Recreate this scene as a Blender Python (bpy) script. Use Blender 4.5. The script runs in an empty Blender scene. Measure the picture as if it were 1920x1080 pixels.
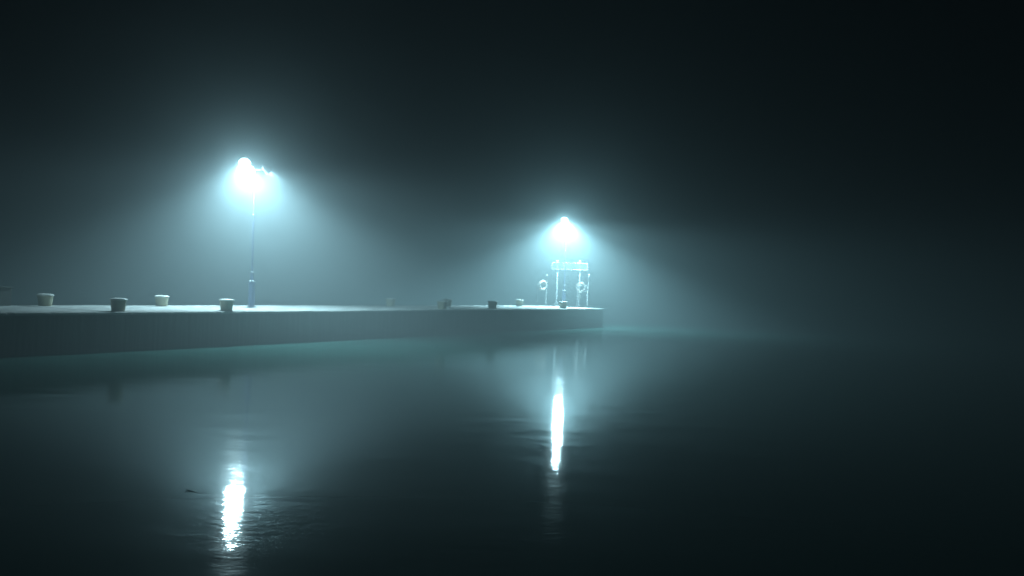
import bpy, bmesh, math, random
from mathutils import Vector, Matrix
random.seed(7)
R = math.radians
sc = bpy.context.scene
COL = sc.collection

# ------------------------------------------------------------------ camera
F_PX, W_PX, H_PX = 1867.0, 1920.0, 1080.0      # focal length and frame of the photograph in its pixels
CAM_Z = 2.80                                   # eye above the water
ROLL, PITCH = R(2.29), R(0.21)
fwd = Vector((0, math.cos(PITCH), -math.sin(PITCH)))
rt0 = Vector((1, 0, 0)); up0 = rt0.cross(fwd)
rt = rt0 * math.cos(ROLL) + up0 * math.sin(ROLL)
upv = up0 * math.cos(ROLL) - rt0 * math.sin(ROLL)
cam_d = bpy.data.cameras.new('camera'); cam = bpy.data.objects.new('camera', cam_d); COL.objects.link(cam)
cam_d.sensor_width = 36; cam_d.lens = 36 * F_PX / W_PX
cam_d.clip_start = 0.1; cam_d.clip_end = 2000
m = Matrix((rt, upv, -fwd)).transposed().to_4x4(); m.translation = Vector((0, 0, CAM_Z))
cam.matrix_world = m
sc.camera = cam

def ray(px, py):
    return (fwd * F_PX + rt * (px - W_PX / 2) - upv * (py - H_PX / 2)) / F_PX
def on_z(px, py, z):
    d = ray(px, py); t = (z - CAM_Z) / d.z
    return Vector((0, 0, CAM_Z)) + d * t

# ------------------------------------------------------------------ night sky, exposure, render settings
world = bpy.data.worlds.new('World'); sc.world = world; world.use_nodes = True
bg = world.node_tree.nodes['Background']
bg.inputs['Color'].default_value = (0.15, 0.28, 1.0, 1); bg.inputs['Strength'].default_value = 0.0045
sc.view_settings.view_transform = 'Standard'; sc.view_settings.look = 'None'
sc.view_settings.gamma = 1; sc.view_settings.exposure = 0.0
try: sc.view_settings.use_curve_mapping = False
except Exception: pass
cy = sc.cycles
cy.use_denoising = True
cy.max_bounces = 8; cy.volume_bounces = 0; cy.diffuse_bounces = 3; cy.glossy_bounces = 4
cy.sample_clamp_indirect = 4.0; cy.sample_clamp_direct = 0.0
cy.caustics_reflective = False; cy.caustics_refractive = False
cy.use_adaptive_sampling = False

LIGHT_COL = (0.67, 0.885, 0.975)
LAMP_POWER = 73000.0
FOG_DENSITY = 0.038

# ------------------------------------------------------------------ helpers
def tag(o, label=None, cat=None, group=None, kind=None):
    if label: o['label'] = label
    if cat: o['category'] = cat
    if group: o['group'] = group
    if kind: o['kind'] = kind
    return o
def empty(name, loc=(0, 0, 0), rz=0.0):
    o = bpy.data.objects.new(name, None); COL.objects.link(o)
    o.location = loc; o.rotation_euler = (0, 0, rz); o.empty_display_size = 0.2
    return o
def link(name, bm, mat, parent=None, smooth=True, loc=None):
    bmesh.ops.recalc_face_normals(bm, faces=bm.faces)
    me = bpy.data.meshes.new(name); bm.to_mesh(me); bm.free()
    me.materials.append(mat)
    if smooth:
        for p in me.polygons: p.use_smooth = True
        try: me.set_sharp_from_angle(angle=R(40))
        except Exception: pass
    o = bpy.data.objects.new(name, me); COL.objects.link(o)
    if parent: o.parent = parent
    if loc is not None: o.location = loc
    return o
def copy_tree(o, parent=None):
    c = o.copy(); COL.objects.link(c); c.parent = parent
    for ch in list(o.children): copy_tree(ch, c)
    return c
def lathe(bm, prof, seg=32, mat=Matrix(), wob=0.0, cap=True):
    rings = []
    for (r, z) in prof:
        rings.append([bm.verts.new(mat @ Vector((r * (1 + wob * math.sin(3 * a + z * 9)) * math.cos(a), r * (1 + wob * math.cos(2 * a - z * 7)) * math.sin(a), z)))
                      for a in [2 * math.pi * i / seg for i in range(seg)]])
    for A, B in zip(rings, rings[1:]):
        for i in range(seg):
            j = (i + 1) % seg
            bm.faces.new((A[i], A[j], B[j], B[i]))
    if cap:
        bm.faces.new(rings[0][::-1]); bm.faces.new(rings[-1])
def frame_to(a, b):
    a, b = Vector(a), Vector(b)
    q = (b - a).to_track_quat('Z', 'Y')
    return Matrix.Translation(a) @ q.to_matrix().to_4x4(), (b - a).length
def rod(bm, a, b, r, r2=None, seg=12):
    M, L = frame_to(a, b)
    lathe(bm, [(r, 0), (r if r2 is None else r2, L)], seg, M)
def tube(bm, pts, r, seg=8, closed=False):
    pts = [Vector(p) for p in pts]; n = len(pts); rings = []
    for i, p in enumerate(pts):
        t = (pts[(i + 1) % n] - pts[i - 1]) if closed else (pts[min(i + 1, n - 1)] - pts[max(i - 1, 0)])
        q = t.to_track_quat('Z', 'Y'); rr = r[i] if isinstance(r, list) else r
        rings.append([bm.verts.new(p + q @ Vector((rr * math.cos(2 * math.pi * k / seg), rr * math.sin(2 * math.pi * k / seg), 0))) for k in range(seg)])
    for i in range(n if closed else n - 1):
        A, B = rings[i], rings[(i + 1) % n]
        # match the ring offset so that the surface does not twist
        off = min(range(seg), key=lambda o: (A[0].co - B[o].co).length)
        for k in range(seg):
            bm.faces.new((A[k], A[(k + 1) % seg], B[(k + 1 + off) % seg], B[(k + off) % seg]))
    if not closed:
        bm.faces.new(rings[0][::-1]); bm.faces.new(rings[-1])
def box(bm, x0, x1, y0, y1, z0, z1, M=Matrix(), bev=0.0):
    r = bmesh.ops.create_cube(bm, size=1.0)
    vs = r['verts']
    for v in vs:
        v.co = Vector(((x0 + x1) / 2 + v.co.x * (x1 - x0), (y0 + y1) / 2 + v.co.y * (y1 - y0), (z0 + z1) / 2 + v.co.z * (z1 - z0)))
    if bev:
        es = list({e for v in vs for e in v.link_edges})
        rb = bmesh.ops.bevel(bm, geom=es, offset=bev, segments=2, affect='EDGES', profile=0.6)
        vs = list({v for f in rb['faces'] for v in f.verts} | {v for v in vs if v.is_valid})
    for v in vs: v.co = M @ v.co

# ------------------------------------------------------------------ materials
def new_mat(name, col, rough=0.6, metal=0.0):
    mt = bpy.data.materials.new(name); mt.use_nodes = True
    b = mt.node_tree.nodes['Principled BSDF']
    b.inputs['Base Color'].default_value = (*col, 1); b.inputs['Roughness'].default_value = rough
    b.inputs['Metallic'].default_value = metal
    return mt
def N(mt, typ, **kw):
    n = mt.node_tree.nodes.new(typ)
    for k, v in kw.items(): setattr(n, k, v)
    return n
def L(mt, a, b): mt.node_tree.links.new(a, b)
def worn(name, col, col2, scale=6, rough=0.7, bump=0.3, metal=0.0, stretch=(1, 1, 1), lo=0.35, hi=0.7, dist=0.01):
    mt = new_mat(name, col, rough, metal); b = mt.node_tree.nodes['Principled BSDF']
    tc = N(mt, 'ShaderNodeTexCoord'); mp = N(mt, 'ShaderNodeMapping'); mp.inputs['Scale'].default_value = stretch
    L(mt, tc.outputs['Object'], mp.inputs['Vector'])
    n = N(mt, 'ShaderNodeTexNoise'); n.inputs['Scale'].default_value = scale; n.inputs['Detail'].default_value = 7; n.inputs['Roughness'].default_value = 0.62
    L(mt, mp.outputs['Vector'], n.inputs['Vector'])
    r = N(mt, 'ShaderNodeValToRGB'); r.color_ramp.elements[0].position = lo; r.color_ramp.elements[1].position = hi
    r.color_ramp.elements[0].color = (*col, 1); r.color_ramp.elements[1].color = (*col2, 1)
    L(mt, n.outputs['Fac'], r.inputs['Fac']); L(mt, r.outputs['Color'], b.inputs['Base Color'])
    n2 = N(mt, 'ShaderNodeTexNoise'); n2.inputs['Scale'].default_value = scale * 7; n2.inputs['Detail'].default_value = 5
    L(mt, tc.outputs['Object'], n2.inputs['Vector'])
    bp = N(mt, 'ShaderNodeBump'); bp.inputs['Strength'].default_value = bump; bp.inputs['Distance'].default_value = dist
    L(mt, n2.outputs['Fac'], bp.inputs['Height']); L(mt, bp.outputs['Normal'], b.inputs['Normal'])
    return mt

M_DECK = worn('deck_concrete', (0.38, 0.39, 0.38), (0.62, 0.625, 0.61), 1.1, 0.85, 0.5, stretch=(1, 1, 1), lo=0.38, hi=0.66)
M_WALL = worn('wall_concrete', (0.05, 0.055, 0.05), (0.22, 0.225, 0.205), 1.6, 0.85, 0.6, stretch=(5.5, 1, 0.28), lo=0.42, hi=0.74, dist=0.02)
M_COPING = worn('coping_concrete', (0.28, 0.29, 0.28), (0.46, 0.46, 0.45), 2.5, 0.85, 0.6, lo=0.35, hi=0.7)
M_BOL = worn('bollard_paint', (0.32, 0.30, 0.20), (0.47, 0.45, 0.33), 5, 0.55, 0.35, stretch=(1, 1, 0.5))
M_CAP = worn('bollard_cap_paint', (0.66, 0.67, 0.64), (0.82, 0.82, 0.80), 9, 0.5, 0.3)
M_POLE = worn('blue_paint', (0.06, 0.085, 0.16), (0.09, 0.12, 0.20), 7, 0.45, 0.12)
M_GALV = worn('galvanised_steel', (0.26, 0.28, 0.29), (0.36, 0.38, 0.39), 12, 0.45, 0.12, metal=0.2)
M_DARK = worn('lamp_housing_paint', (0.16, 0.17, 0.18), (0.24, 0.25, 0.26), 12, 0.5, 0.1)
M_PANEL = worn('sign_sheet', (0.03, 0.033, 0.035), (0.045, 0.05, 0.052), 8, 0.5, 0.12)
M_RING = worn('life_ring_shell', (0.38, 0.36, 0.34), (0.50, 0.48, 0.46), 8, 0.5, 0.15)
M_BAND = worn('life_ring_band', (0.40, 0.20, 0.15), (0.48, 0.27, 0.2), 8, 0.5, 0.15)
M_ROPE = worn('rope_fibre', (0.36, 0.35, 0.31), (0.48, 0.46, 0.42), 60, 0.8, 0.6)
M_BARK = worn('wet_bark', (0.09, 0.12, 0.11), (0.18, 0.20, 0.18), 18, 0.25, 0.6)
M_SHED = worn('weathered_sheet', (0.06, 0.07, 0.065), (0.12, 0.13, 0.125), 3, 0.7, 0.3)

# ------------------------------------------------------------------ water
def water_material():
    mt = bpy.data.materials.new('harbour_water'); mt.use_nodes = True
    nt = mt.node_tree; nt.nodes.clear()
    out = N(mt, 'ShaderNodeOutputMaterial')
    geo = N(mt, 'ShaderNodeNewGeometry')
    def noise(scale, sx, sy, detail, rot=0.0, rough=0.5, distort=0.0):
        mp = N(mt, 'ShaderNodeMapping'); mp.inputs['Scale'].default_value = (sx, sy, 1); mp.inputs['Rotation'].default_value = (0, 0, rot)
        L(mt, geo.outputs['Position'], mp.inputs['Vector'])
        n = N(mt, 'ShaderNodeTexNoise'); n.inputs['Scale'].default_value = scale; n.inputs['Detail'].default_value = detail
        n.inputs['Roughness'].default_value = rough; n.inputs['Distortion'].default_value = distort
        L(mt, mp.outputs['Vector'], n.inputs['Vector']); return n.outputs['Fac']
    def math_(op, a, b):
        n = N(mt, 'ShaderNodeMath', operation=op)
        for i, v in enumerate((a, b)):
            if isinstance(v, (int, float)): n.inputs[i].default_value = v
            else: L(mt, v, n.inputs[i])
        return n.outputs[0]
    swell = noise(0.9, 0.55, 1.0, 1.0, R(8))
    ripple = noise(5.0, 0.7, 1.2, 2.0, R(-6), 0.5, 0.3)
    fine = noise(13.0, 0.7, 1.2, 2.0, R(4), 0.5, 0.4)
    # patches where a breath of wind roughens the surface
    patch = N(mt, 'ShaderNodeMapRange'); L(mt, noise(0.16, 0.5, 1.0, 3.0), patch.inputs['Value'])
    patch.inputs['From Min'].default_value = 0.42; patch.inputs['From Max'].default_value = 0.62
    patch.inputs['To Min'].default_value = 0.6; patch.inputs['To Max'].default_value = 1.0
    h = math_('ADD', math_('MULTIPLY', swell, 0.007), math_('MULTIPLY', math_('MULTIPLY', ripple, 0.0027), patch.outputs[0]))
    h = math_('ADD', h, math_('MULTIPLY', math_('MULTIPLY', fine, 0.0014), patch.outputs[0]))
    bp = N(mt, 'ShaderNodeBump'); bp.inputs['Strength'].default_value = 1.0; bp.inputs['Distance'].default_value = 1.0
    L(mt, h, bp.inputs['Height'])
    gl = N(mt, 'ShaderNodeBsdfAnisotropic', distribution='BECKMANN')
    gl.inputs['Roughness'].default_value = 0.08
    L(mt, bp.outputs['Normal'], gl.inputs['Normal'])
    df = N(mt, 'ShaderNodeBsdfDiffuse'); df.inputs['Color'].default_value = (0.055, 0.17, 0.148, 1)
    fr = N(mt, 'ShaderNodeFresnel'); fr.inputs['IOR'].default_value = 1.5
    mx = N(mt, 'ShaderNodeMixShader')
    L(mt, fr.outputs[0], mx.inputs[0]); L(mt, df.outputs[0], mx.inputs[1]); L(mt, gl.outputs[0], mx.inputs[2])
    L(mt, mx.outputs[0], out.inputs['Surface'])
    # the long wavelets: a second, broader reflection lobe
    g2 = N(mt, 'ShaderNodeBsdfAnisotropic', distribution='BECKMANN'); g2.inputs['Roughness'].default_value = 0.17
    L(mt, bp.outputs['Normal'], g2.inputs['Normal'])
    m2 = N(mt, 'ShaderNodeMixShader'); m2.inputs[0].default_value = 0.04
    L(mt, gl.outputs[0], m2.inputs[1]); L(mt, g2.outputs[0], m2.inputs[2]); L(mt, m2.outputs[0], mx.inputs[2])
    return mt
bm = bmesh.new()
box(bm, -298, 298, -38, 398, -0.8, 0.0)
water = link('water', bm, water_material(), smooth=False)
tag(water, 'calm dark green harbour water mirroring both lamps', kind='structure')

# ------------------------------------------------------------------ pier
DECK_Z = 1.33
P0 = on_z(0, 586.3, DECK_Z)
P1 = on_z(1132.5, 578.3, DECK_Z)
pd = (P1 - P0).normalized()                       # along the pier, towards its head
pn = Vector((-pd.y, pd.x, 0))                     # from the front edge to the back edge
WIDTH = 4.90
PA = math.atan2(pd.y, pd.x)
def pier(u, v, z=0.0):                            # u metres back from the pier head, v metres in from the front edge
    p = P1 - pd * u + pn * v; return Vector((p.x, p.y, z))
LEN = 75.0
root = empty('pier', (P1.x, P1.y, 0), PA)         # local x along the pier (negative towards land), y across it
tag(root, 'long concrete pier with bright lamplit deck and dark stained wall', 'pier')
bm = bmesh.new()
# wall body in lifts of formwork, the panels slightly out of line, joints recessed
x = 0.0; cuts = []
while x < LEN:
    w_ = 3.6; cuts.append((x, min(x + w_, LEN))); x += w_
panel_meshes = []
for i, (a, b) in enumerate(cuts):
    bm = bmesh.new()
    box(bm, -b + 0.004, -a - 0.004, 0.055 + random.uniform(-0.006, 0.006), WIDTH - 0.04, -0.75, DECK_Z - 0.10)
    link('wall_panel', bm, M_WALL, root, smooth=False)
# coping: cast edge, chipped along its arris
for i, (a, b) in enumerate(cuts):
    bm = bmesh.new()
    n = 36; top = DECK_Z - 0.004
    rows = []
    for k in range(n + 1):
        xx = -b + 0.006 + (b - a - 0.012) * k / n
        chip = max(0, random.gauss(0.008, 0.010)) + (0.03 if random.random() < 0.06 else 0)
        rows.append([bm.verts.new((xx, 0.60, top)), bm.verts.new((xx, 0.03 + chip, top - random.uniform(0, .004))),
                     bm.verts.new((xx, 0.0 + chip * .2, top - 0.02 - chip)), bm.verts.new((xx, 0.0, DECK_Z - 0.10)), bm.verts.new((xx, 0.60, DECK_Z - 0.10))])
    for A, B in zip(rows, rows[1:]):
        for j in range(5): bm.faces.new((A[j], A[(j + 1) % 5], B[(j + 1) % 5], B[j]))
    bm.faces.new(rows[0]); bm.faces.new(rows[-1][::-1])
    link('coping_block', bm, M_COPING, root, smooth=False)
# deck slabs, each a touch higher or lower than its neighbour
for i, (a, b) in enumerate(cuts):
    bm = bmesh.new()
    dz = random.uniform(-0.006, 0.004)
    nx, ny = 10, 12
    g = [[bm.verts.new((-b + 0.008 + (b - a - 0.016) * p / nx, 0.608 + (WIDTH - 0.608) * q / ny,
                        DECK_Z + dz + random.uniform(-0.003, 0.003))) for q in range(ny + 1)] for p in range(nx + 1)]
    for p in range(nx):
        for q in range(ny): bm.faces.new((g[p][q], g[p + 1][q], g[p + 1][q + 1], g[p][q + 1]))
    ext = bmesh.ops.extrude_face_region(bm, geom=list(bm.faces))
    for v in [e for e in ext['geom'] if isinstance(e, bmesh.types.BMVert)]: v.co.z = DECK_Z - 0.098
    link('deck_slab', bm, M_DECK, root, smooth=False)

# ------------------------------------------------------------------ bollards
def make_bollard():
    r = empty('bollard')
    bm = bmesh.new()
    lathe(bm, [(0.222, 0.0), (0.226, 0.02), (0.232, 0.08), (0.240, 0.16), (0.252, 0.26), (0.265, 0.345), (0.272, 0.372)], 40, wob=0.004)
    link('body', bm, M_BOL, r)
    bm = bmesh.new()
    lathe(bm, [(0.262, 0.373), (0.288, 0.378), (0.296, 0.392), (0.296, 0.404), (0.286, 0.420), (0.255, 0.434), (0.19, 0.446), (0.10, 0.452), (0.02, 0.454)], 40, wob=0.004)
    link('cap', bm, M_CAP, r)
    bm = bmesh.new()
    lathe(bm, [(0.252, -0.006), (0.252, 0.010), (0.236, 0.016)], 36)
    link('foot_flange', bm, M_BOL, r)
    return r
BOL = [(84.5, 574.0, 'pale capped bollard standing furthest left in near darkness', 0.3),
       (221.5, 583.3, 'shadowed bollard at the front edge with its shadow to the left', 1.1),
       (303, 574.4, 'cream bollard with bright white cap, rear row, left of the near lamp', 2.0),
       (424.5, 582.3, 'cream bollard on the front edge just left of the blue lamp post', 0.6),
       (732, 574.3, 'lone faint bollard in the rear row midway between the two lamps', 1.7),
       (828.7, 579.5, 'bollard on the front edge overlapping the one behind it', 2.6),
       (838.5, 574.6, 'hazy rear bollard half hidden behind a front edge bollard', 0.9),
       (923.3, 578.7, 'grey shaded front edge bollard, third from the pier head', 0.2),
       (974, 573.9, 'small white topped bollard in the rear row left of the life ring', 1.4),
       (1055.5, 577.6, 'bollard on the front edge below the sign at the pier head', 2.2)]
BOL[7] = (923.3, 578.7, 'grey shaded front edge bollard standing alone just left of the rear white topped one', 0.2)
proto = make_bollard()
for i, (px, py, lab, rz) in enumerate(BOL):
    o = proto if i == 0 else copy_tree(proto)
    p = on_z(px, py, DECK_Z); o.location = (p.x, p.y, DECK_Z + 0.004); o.rotation_euler = (R(random.uniform(-.8, .8)), R(random.uniform(-.8, .8)), rz)
    tag(o, lab, 'bollard', 'mooring bollards along the pier')

# ------------------------------------------------------------------ lamps
def lens_material():
    mt = bpy.data.materials.new('lit_lens'); mt.use_nodes = True
    b = mt.node_tree.nodes['Principled BSDF']
    b.inputs['Base Color'].default_value = (0.8, 0.8, 0.8, 1)
    b.inputs['Emission Color'].default_value = (0.85, 0.97, 1, 1); b.inputs['Emission Strength'].default_value = 12
    mt.cycles.emission_sampling = 'NONE'
    return mt
M_LENS = lens_material()
SIGN = -1.0; LOBE = 0.022; UPLIGHT = 0.011
def flood_light(power, name, az, back, beam, lobe, radius=0.11, up=UPLIGHT):
    """The luminaire's own distribution: full downwards, falling off towards the horizontal, a weak spill upwards."""
    ld = bpy.data.lights.new(name, 'POINT'); ld.energy = power; ld.color = LIGHT_COL; ld.shadow_soft_size = radius
    ld.use_nodes = True; nt = ld.node_tree
    em = [n for n in nt.nodes if n.type == 'EMISSION'][0]
    g = nt.nodes.new('ShaderNodeNewGeometry'); s = nt.nodes.new('ShaderNodeSeparateXYZ')
    nt.links.new(g.outputs['Incoming'], s.inputs[0])
    # sine of the angle below the horizon -> relative intensity
    mr = nt.nodes.new('ShaderNodeMapRange')
    mr.inputs['From Min'].default_value = 1.0; mr.inputs['From Max'].default_value = -1.0
    nt.links.new(s.outputs['Z'], mr.inputs['Value'])
    cv = nt.nodes.new('ShaderNodeFloatCurve'); c = cv.mapping.curves[0]
    pts = [(0.0, up * .7), (0.40, up), (0.49, up * 2), (0.512, 0.05), (0.54, 0.10), (0.578, 0.15), (0.646, 0.23), (0.70, 0.46), (0.76, 0.72), (0.87, 0.90), (1.0, 0.74)]
    if SIGN > 0: pts = [(1 - p, v) for p, v in pts][::-1]
    c.points[0].location = pts[0]; c.points[1].location = pts[-1]
    for p in pts[1:-1]: c.points.new(*p)
    cv.mapping.update()
    nt.links.new(mr.outputs[0], cv.inputs['Value'])
    dt = nt.nodes.new('ShaderNodeVectorMath'); dt.operation = 'DOT_PRODUCT'
    nt.links.new(g.outputs['Incoming'], dt.inputs[0]); dt.inputs[1].default_value = (math.cos(az), math.sin(az), 0)
    am = nt.nodes.new('ShaderNodeMapRange'); am.inputs['From Min'].default_value = -1; am.inputs['From Max'].default_value = 1
    am.inputs['To Min'].default_value = back; am.inputs['To Max'].default_value = 1
    nt.links.new(dt.outputs['Value'], am.inputs['Value'])
    pr = nt.nodes.new('ShaderNodeMath'); pr.operation = 'MULTIPLY'
    nt.links.new(cv.outputs[0], pr.inputs[0]); nt.links.new(am.outputs[0], pr.inputs[1])
    # the lens's own beam: a narrow lobe along the floodlight's axis
    d2 = nt.nodes.new('ShaderNodeVectorMath'); d2.operation = 'DOT_PRODUCT'
    nt.links.new(g.outputs['Incoming'], d2.inputs[0]); d2.inputs[1].default_value = beam
    mx = nt.nodes.new('ShaderNodeMath'); mx.operation = 'MAXIMUM'; mx.inputs[1].default_value = 0
    nt.links.new(d2.outputs['Value'], mx.inputs[0])
    pw = nt.nodes.new('ShaderNodeMath'); pw.operation = 'POWER'; pw.inputs[1].default_value = 14
    nt.links.new(mx.outputs[0], pw.inputs[0])
    ma = nt.nodes.new('ShaderNodeMath'); ma.operation = 'MULTIPLY_ADD'; ma.inputs[1].default_value = lobe
    nt.links.new(pw.outputs[0], ma.inputs[0]); nt.links.new(pr.outputs[0], ma.inputs[2])
    nt.links.new(ma.outputs[0], em.inputs['Strength'])
    return ld
SIGN = -1.0      # 'Incoming' points from the lamp to what it lights: downwards is negative
def head(parent, x, y, z, aim, tilt, size=1.0, lit=True):
    """Round floodlight head on a crossarm: aim = heading of its lens, tilt = degrees below the horizon."""
    M = Matrix.Translation((x, y, z)) @ Matrix.Rotation(aim, 4, 'Z') @ Matrix.Rotation(R(90 + tilt), 4, 'Y') @ Matrix.Scale(size, 4)   # local +z = beam
    bm = bmesh.new()
    lathe(bm, [(0.05, -0.30), (0.09, -0.28), (0.11, -0.16), (0.15, -0.06), (0.185, 0.0), (0.192, 0.012), (0.178, 0.012)], 28, M, cap=False)
    h = link('lamp_head', bm, M_DARK, parent)
    bm = bmesh.new(); lathe(bm, [(0.175, 0.0), (0.14, 0.012), (0.07, 0.02), (0.01, 0.022)], 28, M)
    link('lens', bm, M_LENS if lit else M_GALV, h)
    bm = bmesh.new()
    rod(bm, M @ Vector((0, 0.2, -0.06)), M @ Vector((0, -0.2, -0.06)), 0.012, seg=8)
    rod(bm, M @ Vector((0, 0, -0.17)), Vector((x * 0.85, 0, z - 0.02)), 0.016, seg=8)
    link('bracket', bm, M_GALV, h)
    return h, M
def make_lamp(loc, lab, rz, heads, lean=0.0, H=6.08):
    r = empty('street_lamp', loc, rz); r.rotation_euler = (0, lean, rz)
    tag(r, lab, 'street lamp', 'floodlight posts on the pier')
    def part(name, prof, mat, seg=24):
        bm = bmesh.new(); lathe(bm, prof, seg); return link(name, bm, mat, r)
    bp = part('base_plate', [(0.26, -0.002), (0.26, 0.016), (0.25, 0.02)], M_GALV, 8)
    for k in range(4):
        a = math.pi / 4 + k * math.pi / 2
        bm = bmesh.new(); lathe(bm, [(0.022, 0.0), (0.022, 0.05), (0.012, 0.055)], 6, Matrix.Translation((0.205 * math.cos(a), 0.205 * math.sin(a), 0.02)))
        link('bolt', bm, M_GALV, r)
    bm = bmesh.new(); lathe(bm, [(0.136, 0.02), (0.136, 1.13)], 28)
    ped = link('pedestal', bm, M_POLE, r)
    bm = bmesh.new(); box(bm, -0.06, 0.06, -0.142, -0.130, 0.45, 0.85, bev=0.004); link('access_door', bm, M_POLE, ped)
    part('collar', [(0.139, 1.13), (0.139, 1.155), (0.125, 1.17), (0.085, 1.18)], M_GALV)
    part('lower_shaft', [(0.080, 1.18), (0.080, 1.53)], M_POLE)
    part('collar', [(0.082, 1.53), (0.082, 1.55), (0.05, 1.565)], M_GALV)
    part('shaft', [(0.046, 1.565), (0.040, 4.0)], M_POLE)
    part('collar', [(0.056, 4.0), (0.056, 4.05), (0.036, 4.06)], M_GALV)
    part('upper_shaft', [(0.034, 4.06), (0.030, H - 0.12)], M_POLE)
    bm = bmesh.new()
    xs = [h[0] for h in heads] + [0]
    rod(bm, (min(xs) - 0.05, 0, H - 0.10), (max(xs) + 0.05, 0, H - 0.10), 0.026)
    link('crossarm', bm, M_GALV, r)
    for (x, y, z, aim, tilt, power, az, back, size) in heads:
        h, M = head(r, x, y, z, aim, tilt, size)
        if power > 0:
            ld = flood_light(power, 'lamp_light', az, back, (math.cos(aim) * 0.995, math.sin(aim) * 0.995, -0.08), LOBE if back > 0 else 0.0, 0.12 * size if back == 0.12 else (0.10 if back > 0 else 0.06))
            lo = bpy.data.objects.new('lamp_light', ld); COL.objects.link(lo); lo.parent = h
            lo.location = M @ Vector((0, 0, 0.19 if back > 0 else 0.09))
    return r
def facing(loc):       # heading from a point towards the camera
    return math.atan2(-loc.y, -loc.x)
LA = on_z(471.0, 577.2, DECK_Z); LB = on_z(1056.3, 574.9, DECK_Z)
a = facing(LA)
make_lamp((LA.x, LA.y, DECK_Z + 0.004), 'near tall blue lamp post with glaring floodlights, left on the pier', 0.0,
          [(-0.45, -0.05, 6.25, a, 40, LAMP_POWER * 0.76, R(-12), 0.12, 1.45), (-0.24, -0.12, 5.96, a + 0.3, 45, LAMP_POWER * 0.25, R(-12), 0.12, 1.3),
           (0.55, 0.05, 5.98, R(60), 18, LAMP_POWER * 0.15, R(70), 0.0, 1.0)], lean=R(-0.7))
a = facing(LB)
make_lamp((LB.x, LB.y, DECK_Z + 0.004), 'far floodlight post with glaring head behind the pier head sign', 0.0,
          [(-0.20, -0.12, 6.28, a, 40, LAMP_POWER * 2.0, R(-80), 0.35, 1.5), (0.02, -0.05, 6.05, a + 0.4, 45, LAMP_POWER * 0.5, R(-60), 0.4, 1.0)], lean=R(0.2))

# ------------------------------------------------------------------ sign frame on the pier head
SA = on_z(1043.0, 573.6, DECK_Z); SB = on_z(1085.0, 575.6, DECK_Z)
sd = SB - SA; SL = sd.length
sign = empty('sign_frame', (SA.x, SA.y, DECK_Z + 0.004), math.atan2(sd.y, sd.x))
tag(sign, 'tall two post steel sign frame with long pale board on the pier head', 'sign')
PH = 3.38
for x0 in (0.0, SL):
    bm = bmesh.new(); lathe(bm, [(0.058, 0.0), (0.058, PH), (0.05, PH + 0.01)], 16, Matrix.Translation((x0, 0, 0)))
    post = link('post', bm, M_GALV, sign)
    for k in range(4):
        aa = math.pi / 4 + k * math.pi / 2
        bm = bmesh.new(); rod(bm, (x0 + 0.19 * math.cos(aa), 0.19 * math.sin(aa), 0.01), (x0 + 0.045 * math.cos(aa), 0.045 * math.sin(aa), 0.36), 0.016, seg=8)
        link('foot_brace', bm, M_GALV, post)
    bm = bmesh.new(); box(bm, x0 - 0.22, x0 + 0.22, -0.22, 0.22, -0.003, 0.014); link('foot_plate', bm, M_GALV, post)
    bm = bmesh.new(); rod(bm, (x0, 0, PH - 0.03), (x0 - 0.13, -0.02, PH - 0.005), 0.02, seg=8); link('hook', bm, M_GALV, post)
bx0, bx1, bz0, bz1 = -0.42, SL + 0.60, PH - 0.66, PH - 0.18
yb = -0.10
for (n_, a_, b_) in (('rail', (bx0, yb, bz1), (bx1, yb, bz1)), ('rail', (bx0, yb, bz0), (bx1, yb, bz0)),
                     ('end_bar', (bx0, yb, bz0), (bx0, yb, bz1)), ('end_bar', (bx1, yb, bz0), (bx1, yb, bz1))):
    bm = bmesh.new(); rod(bm, a_, b_, 0.026, seg=10); link(n_, bm, M_GALV, sign)
divs = [bx0, -0.02 + 0.0, 0.72, 1.16, SL + 0.02, bx1]
divs = [bx0 + (bx1 - bx0) * t for t in (0.0, 0.165, 0.34, 0.57, 0.79, 1.0)]
for i in range(5):
    bm = bmesh.new(); box(bm, divs[i] + 0.03, divs[i + 1] - 0.02, yb - 0.006, yb + 0.006, bz0 + 0.03, bz1 - 0.045)
    link('board_sheet', bm, M_PANEL, sign, smooth=False)
    if i:
        bm = bmesh.new(); rod(bm, (divs[i] + 0.005, yb, bz0 + 0.02), (divs[i] + 0.005, yb, bz1 - 0.02), 0.014, seg=8); link('divider', bm, M_GALV, sign)
for x0 in (0.0, SL):
    for zz in (bz0, bz1):
        bm = bmesh.new(); box(bm, x0 - 0.08, x0 + 0.08, yb - 0.032, 0.07, zz - 0.035, zz + 0.035, bev=0.008); link('clamp', bm, M_GALV, sign)

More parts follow.
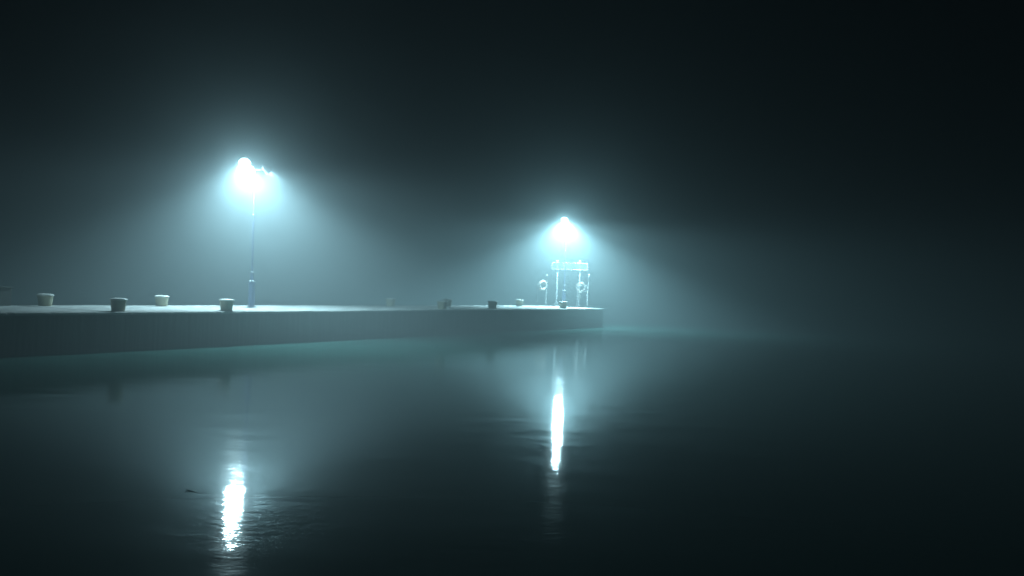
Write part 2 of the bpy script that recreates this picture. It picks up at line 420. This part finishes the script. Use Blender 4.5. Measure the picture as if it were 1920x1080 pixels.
# ------------------------------------------------------------------ life rings on their stands
def make_stand(pl, pr, lab, rod_h, hooked):
    A = on_z(*pl, DECK_Z); B = on_z(*pr, DECK_Z); d = B - A; w = d.length
    s = empty('life_ring_stand', (A.x, A.y, DECK_Z + 0.004), math.atan2(d.y, d.x))
    tag(s, lab, 'stand', 'life ring stands at the pier head')
    for x0 in (0.0, w):
        bm = bmesh.new(); rod(bm, (x0, 0, 0.0), (x0, 0, 1.62), 0.034, seg=10); lg = link('leg', bm, M_GALV, s)
        bm = bmesh.new(); box(bm, x0 - 0.1, x0 + 0.1, -0.1, 0.1, -0.002, 0.012); link('foot_plate', bm, M_DARK, lg)
    for zz in (1.15, 1.60):
        bm = bmesh.new(); rod(bm, (0, 0, zz), (w, 0, zz), 0.018, seg=8); link('crossbar', bm, M_GALV, s)
    bm = bmesh.new(); rod(bm, (w / 2, 0, 1.60), (w / 2, -0.14, 1.66), 0.014, seg=8); link('peg', bm, M_GALV, s)
    # boathook: a long pole upright in two clips beside the ring
    bh = empty('boathook', (0, 0, 0)); bh.location = s.matrix_world.translation
    q = Vector((A.x, A.y, DECK_Z)) + d.normalized() * (w + 0.06)
    bh.location = (q.x, q.y, DECK_Z + 0.004); bh.rotation_euler = (0, 0, math.atan2(d.y, d.x))
    bm = bmesh.new(); rod(bm, (0, 0, 0.0), (0, 0, rod_h), 0.024, 0.021, seg=10); link('shaft', bm, M_CAP, bh)
    bm = bmesh.new()
    if hooked:
        tube(bm, [(0, 0, rod_h - .04), (0, 0, rod_h + .06), (.02, 0, rod_h + .10), (.09, 0, rod_h + .07), (.13, 0, rod_h - .01), (.12, 0, rod_h - .05)], 0.026, 8)
    else:
        lathe(bm, [(0.03, -0.08), (0.06, -0.04), (0.066, 0.0), (0.05, 0.05), (0.02, 0.075)], 14, Matrix.Translation((0, 0, rod_h + .02)))
    link('tip', bm, M_GALV, bh)
    tag(bh, ('boathook with bent tip standing right of the rope draped life ring' if hooked else
             'round tipped rescue pole standing right of the plain life ring'), 'boathook')
    return s, w, Vector((A.x, A.y, 0)), d.normalized()
def make_ring(center, heading, Rr, rr, lab, tilt=0.0):
    r = empty('life_ring', center, heading); r.rotation_euler = (tilt, 0, heading)
    tag(r, lab, 'life ring', 'life rings on the pier head')
    def arc(name, a0, a1, mat, rad):
        bm = bmesh.new(); n = max(3, int((a1 - a0) / 0.12))
        tube(bm, [(Rr * math.cos(a0 + (a1 - a0) * k / n), 0, Rr * math.sin(a0 + (a1 - a0) * k / n)) for k in range(n + 1)], rad, 14)
        return link(name, bm, mat, r)
    bm = bmesh.new(); tube(bm, [(Rr * math.cos(2 * math.pi * k / 40), 0, Rr * math.sin(2 * math.pi * k / 40)) for k in range(40)], rr, 14, closed=True)
    link('ring_body', bm, M_RING, r)
    for k in range(4):
        c = math.pi / 4 + k * math.pi / 2
        arc('band', c - 0.16, c + 0.16, M_BAND, rr + 0.004)
    # grab line: sags between the bands
    bm = bmesh.new(); pts = []
    for k in range(64):
        a_ = 2 * math.pi * k / 64; ph = (a_ - math.pi / 4) % (math.pi / 2) / (math.pi / 2)
        q = Rr + rr + 0.008 + 0.05 * math.sin(ph * math.pi)
        pts.append((q * math.cos(a_), -0.01, q * math.sin(a_)))
    tube(bm, pts, 0.007, 6, closed=True); link('grab_line', bm, M_ROPE, r)
    return r
s1, w1, A1, d1 = make_stand((1006.3, 573.2), (1022.3, 573.6), 'slim two legged stand carrying the left life ring', 2.18, False)
s2, w2, A2, d2 = make_stand((1081.9, 575.5), (1100.1, 576.6), 'two legged stand at the pier tip carrying the rope draped life ring', 2.30, True)
c1 = A1 + d1 * w1 * 0.5; c2 = A2 + d2 * w2 * 0.45
h1 = math.atan2(d1.y, d1.x); h2 = math.atan2(d2.y, d2.x)
off = lambda h: Vector((math.sin(h), -math.cos(h), 0)) * 0.12
make_ring(c1 + off(h1) + Vector((0, 0, DECK_Z + 1.47)), h1, 0.285, 0.10, 'plump white life ring with faded bands left of the sign posts')
make_ring(c2 + off(h2) + Vector((0, 0, DECK_Z + 1.45)), h2 + 0.35, 0.31, 0.045, 'slim white life ring hung with rope at the pier tip', tilt=R(4))
# the coil of line hung over the right-hand ring
rp = empty('rope_coil', c2 + off(h2) * 1.5 + Vector((0, 0, DECK_Z + 1.0)), h2)
tag(rp, 'loose hank of pale rope hanging from the right life ring', 'rope')
for k in range(5):
    bm = bmesh.new(); a0 = random.uniform(-.05, .05); wv = random.uniform(0.05, 0.10); hh = random.uniform(0.24, 0.33)
    tube(bm, [(a0 + wv * math.cos(t), -0.02 * k, -0.05 - hh / 2 + hh / 2 * math.sin(t)) for t in [2 * math.pi * j / 20 for j in range(20)]], 0.012, 6, closed=True)
    link('loop', bm, M_ROPE, rp)
bm = bmesh.new(); tube(bm, [(-0.16, 0, 0.06), (-0.07, -0.05, 0.10), (0.02, -0.07, 0.13), (0.10, -0.05, 0.09), (0.15, 0, 0.06), (0.09, -.08, 0.03), (0, -.10, 0.05), (-.1, -.07, 0.02)], 0.028, 8); link('knot', bm, M_ROPE, rp)
bm = bmesh.new(); tube(bm, [(0.0, -0.05, 0.10), (-0.02, -0.1, 0.40), (0.02, -0.1, 0.66), (-0.12, -0.11, 0.58), (-0.28, -0.1, 0.50)], 0.012, 6); link('line', bm, M_ROPE, rp)

# ------------------------------------------------------------------ low storage box at the far left
q = on_z(2, 572.9, DECK_Z)
st = empty('storage_box', (0, 0, 0)); 
uq = pier(0, 0); 
e1 = on_z(19.5, 573.2, DECK_Z)
st.location = (e1.x, e1.y, DECK_Z + 0.004); st.rotation_euler = (0, 0, PA)
tag(st, 'dim low storage box fading into fog at the left edge of the pier', 'storage box')
bm = bmesh.new(); box(bm, -2.4, 0.0, -0.05, 0.60, 0.0, 0.62, bev=0.01); link('body', bm, M_SHED, st, smooth=False)
bm = bmesh.new(); box(bm, -2.44, 0.04, -0.09, 0.64, 0.622, 0.67, bev=0.01); link('lid', bm, M_SHED, st, smooth=False)

# ------------------------------------------------------------------ drifting branch in the foreground water
pts_px = [(346, 927), (350, 919), (372, 925), (420, 931), (480, 935), (545, 939), (600, 943), (660, 947), (730, 951), (790, 954), (835, 958)]
br = empty('floating_branch', on_z(600, 943, 0.0))
tag(br, 'thin waterlogged branch floating across the near lamp reflection', 'branch')
o0 = on_z(600, 943, 0.0)
bm = bmesh.new()
P = [on_z(px, py, 0.0) - o0 for px, py in pts_px]
for i, p in enumerate(P): p.z = (-0.004, 0.009, -0.003, -0.010, -0.0095, -0.0085, -0.0095, -0.012, -0.0115, -0.013, -0.017)[i]
tube(bm, P, [0.003, 0.005, 0.006, 0.008, 0.009, 0.009, 0.010, 0.011, 0.012, 0.013, 0.011], 8)
link('stem', bm, M_BARK, br)
for (i, dx, dy) in ((3, -0.16, 0.12), (5, 0.14, 0.10), (7, -0.12, -0.12)):
    bm = bmesh.new(); tube(bm, [P[i], P[i] + Vector((dx * .5, dy * .5, 0.004)), P[i] + Vector((dx, dy, 0.012))], [0.007, 0.005, 0.002], 6); link('twig', bm, M_BARK, br)

# ------------------------------------------------------------------ fog
bm = bmesh.new(); box(bm, -300, 300, -40, 400, -1.8, 50)
hm = bpy.data.materials.new('fog'); hm.use_nodes = True; hm.node_tree.nodes.clear()
ho = N(hm, 'ShaderNodeOutputMaterial'); add = N(hm, 'ShaderNodeAddShader')
for k, (share, g_) in enumerate(((0.90, 0.10), (0.10, 0.91))):       # fine mist, and droplets that scatter forwards
    pv = N(hm, 'ShaderNodeVolumePrincipled')
    pv.inputs['Color'].default_value = (0.48, 0.59, 0.62, 1); pv.inputs['Absorption Color'].default_value = (0.0, 0.05, 0.065, 1); pv.inputs['Density'].default_value = FOG_DENSITY * share
    pv.inputs['Anisotropy'].default_value = g_
    L(hm, pv.outputs['Volume'], add.inputs[k])
L(hm, add.outputs[0], ho.inputs['Volume'])
hm.cycles.volume_sampling = 'EQUIANGULAR' if hasattr(hm.cycles, 'volume_sampling') else None
haze = link('haze', bm, hm, smooth=False)
haze['kind'] = 'stuff'; haze['label'] = 'thick night fog lit by the two lamps'
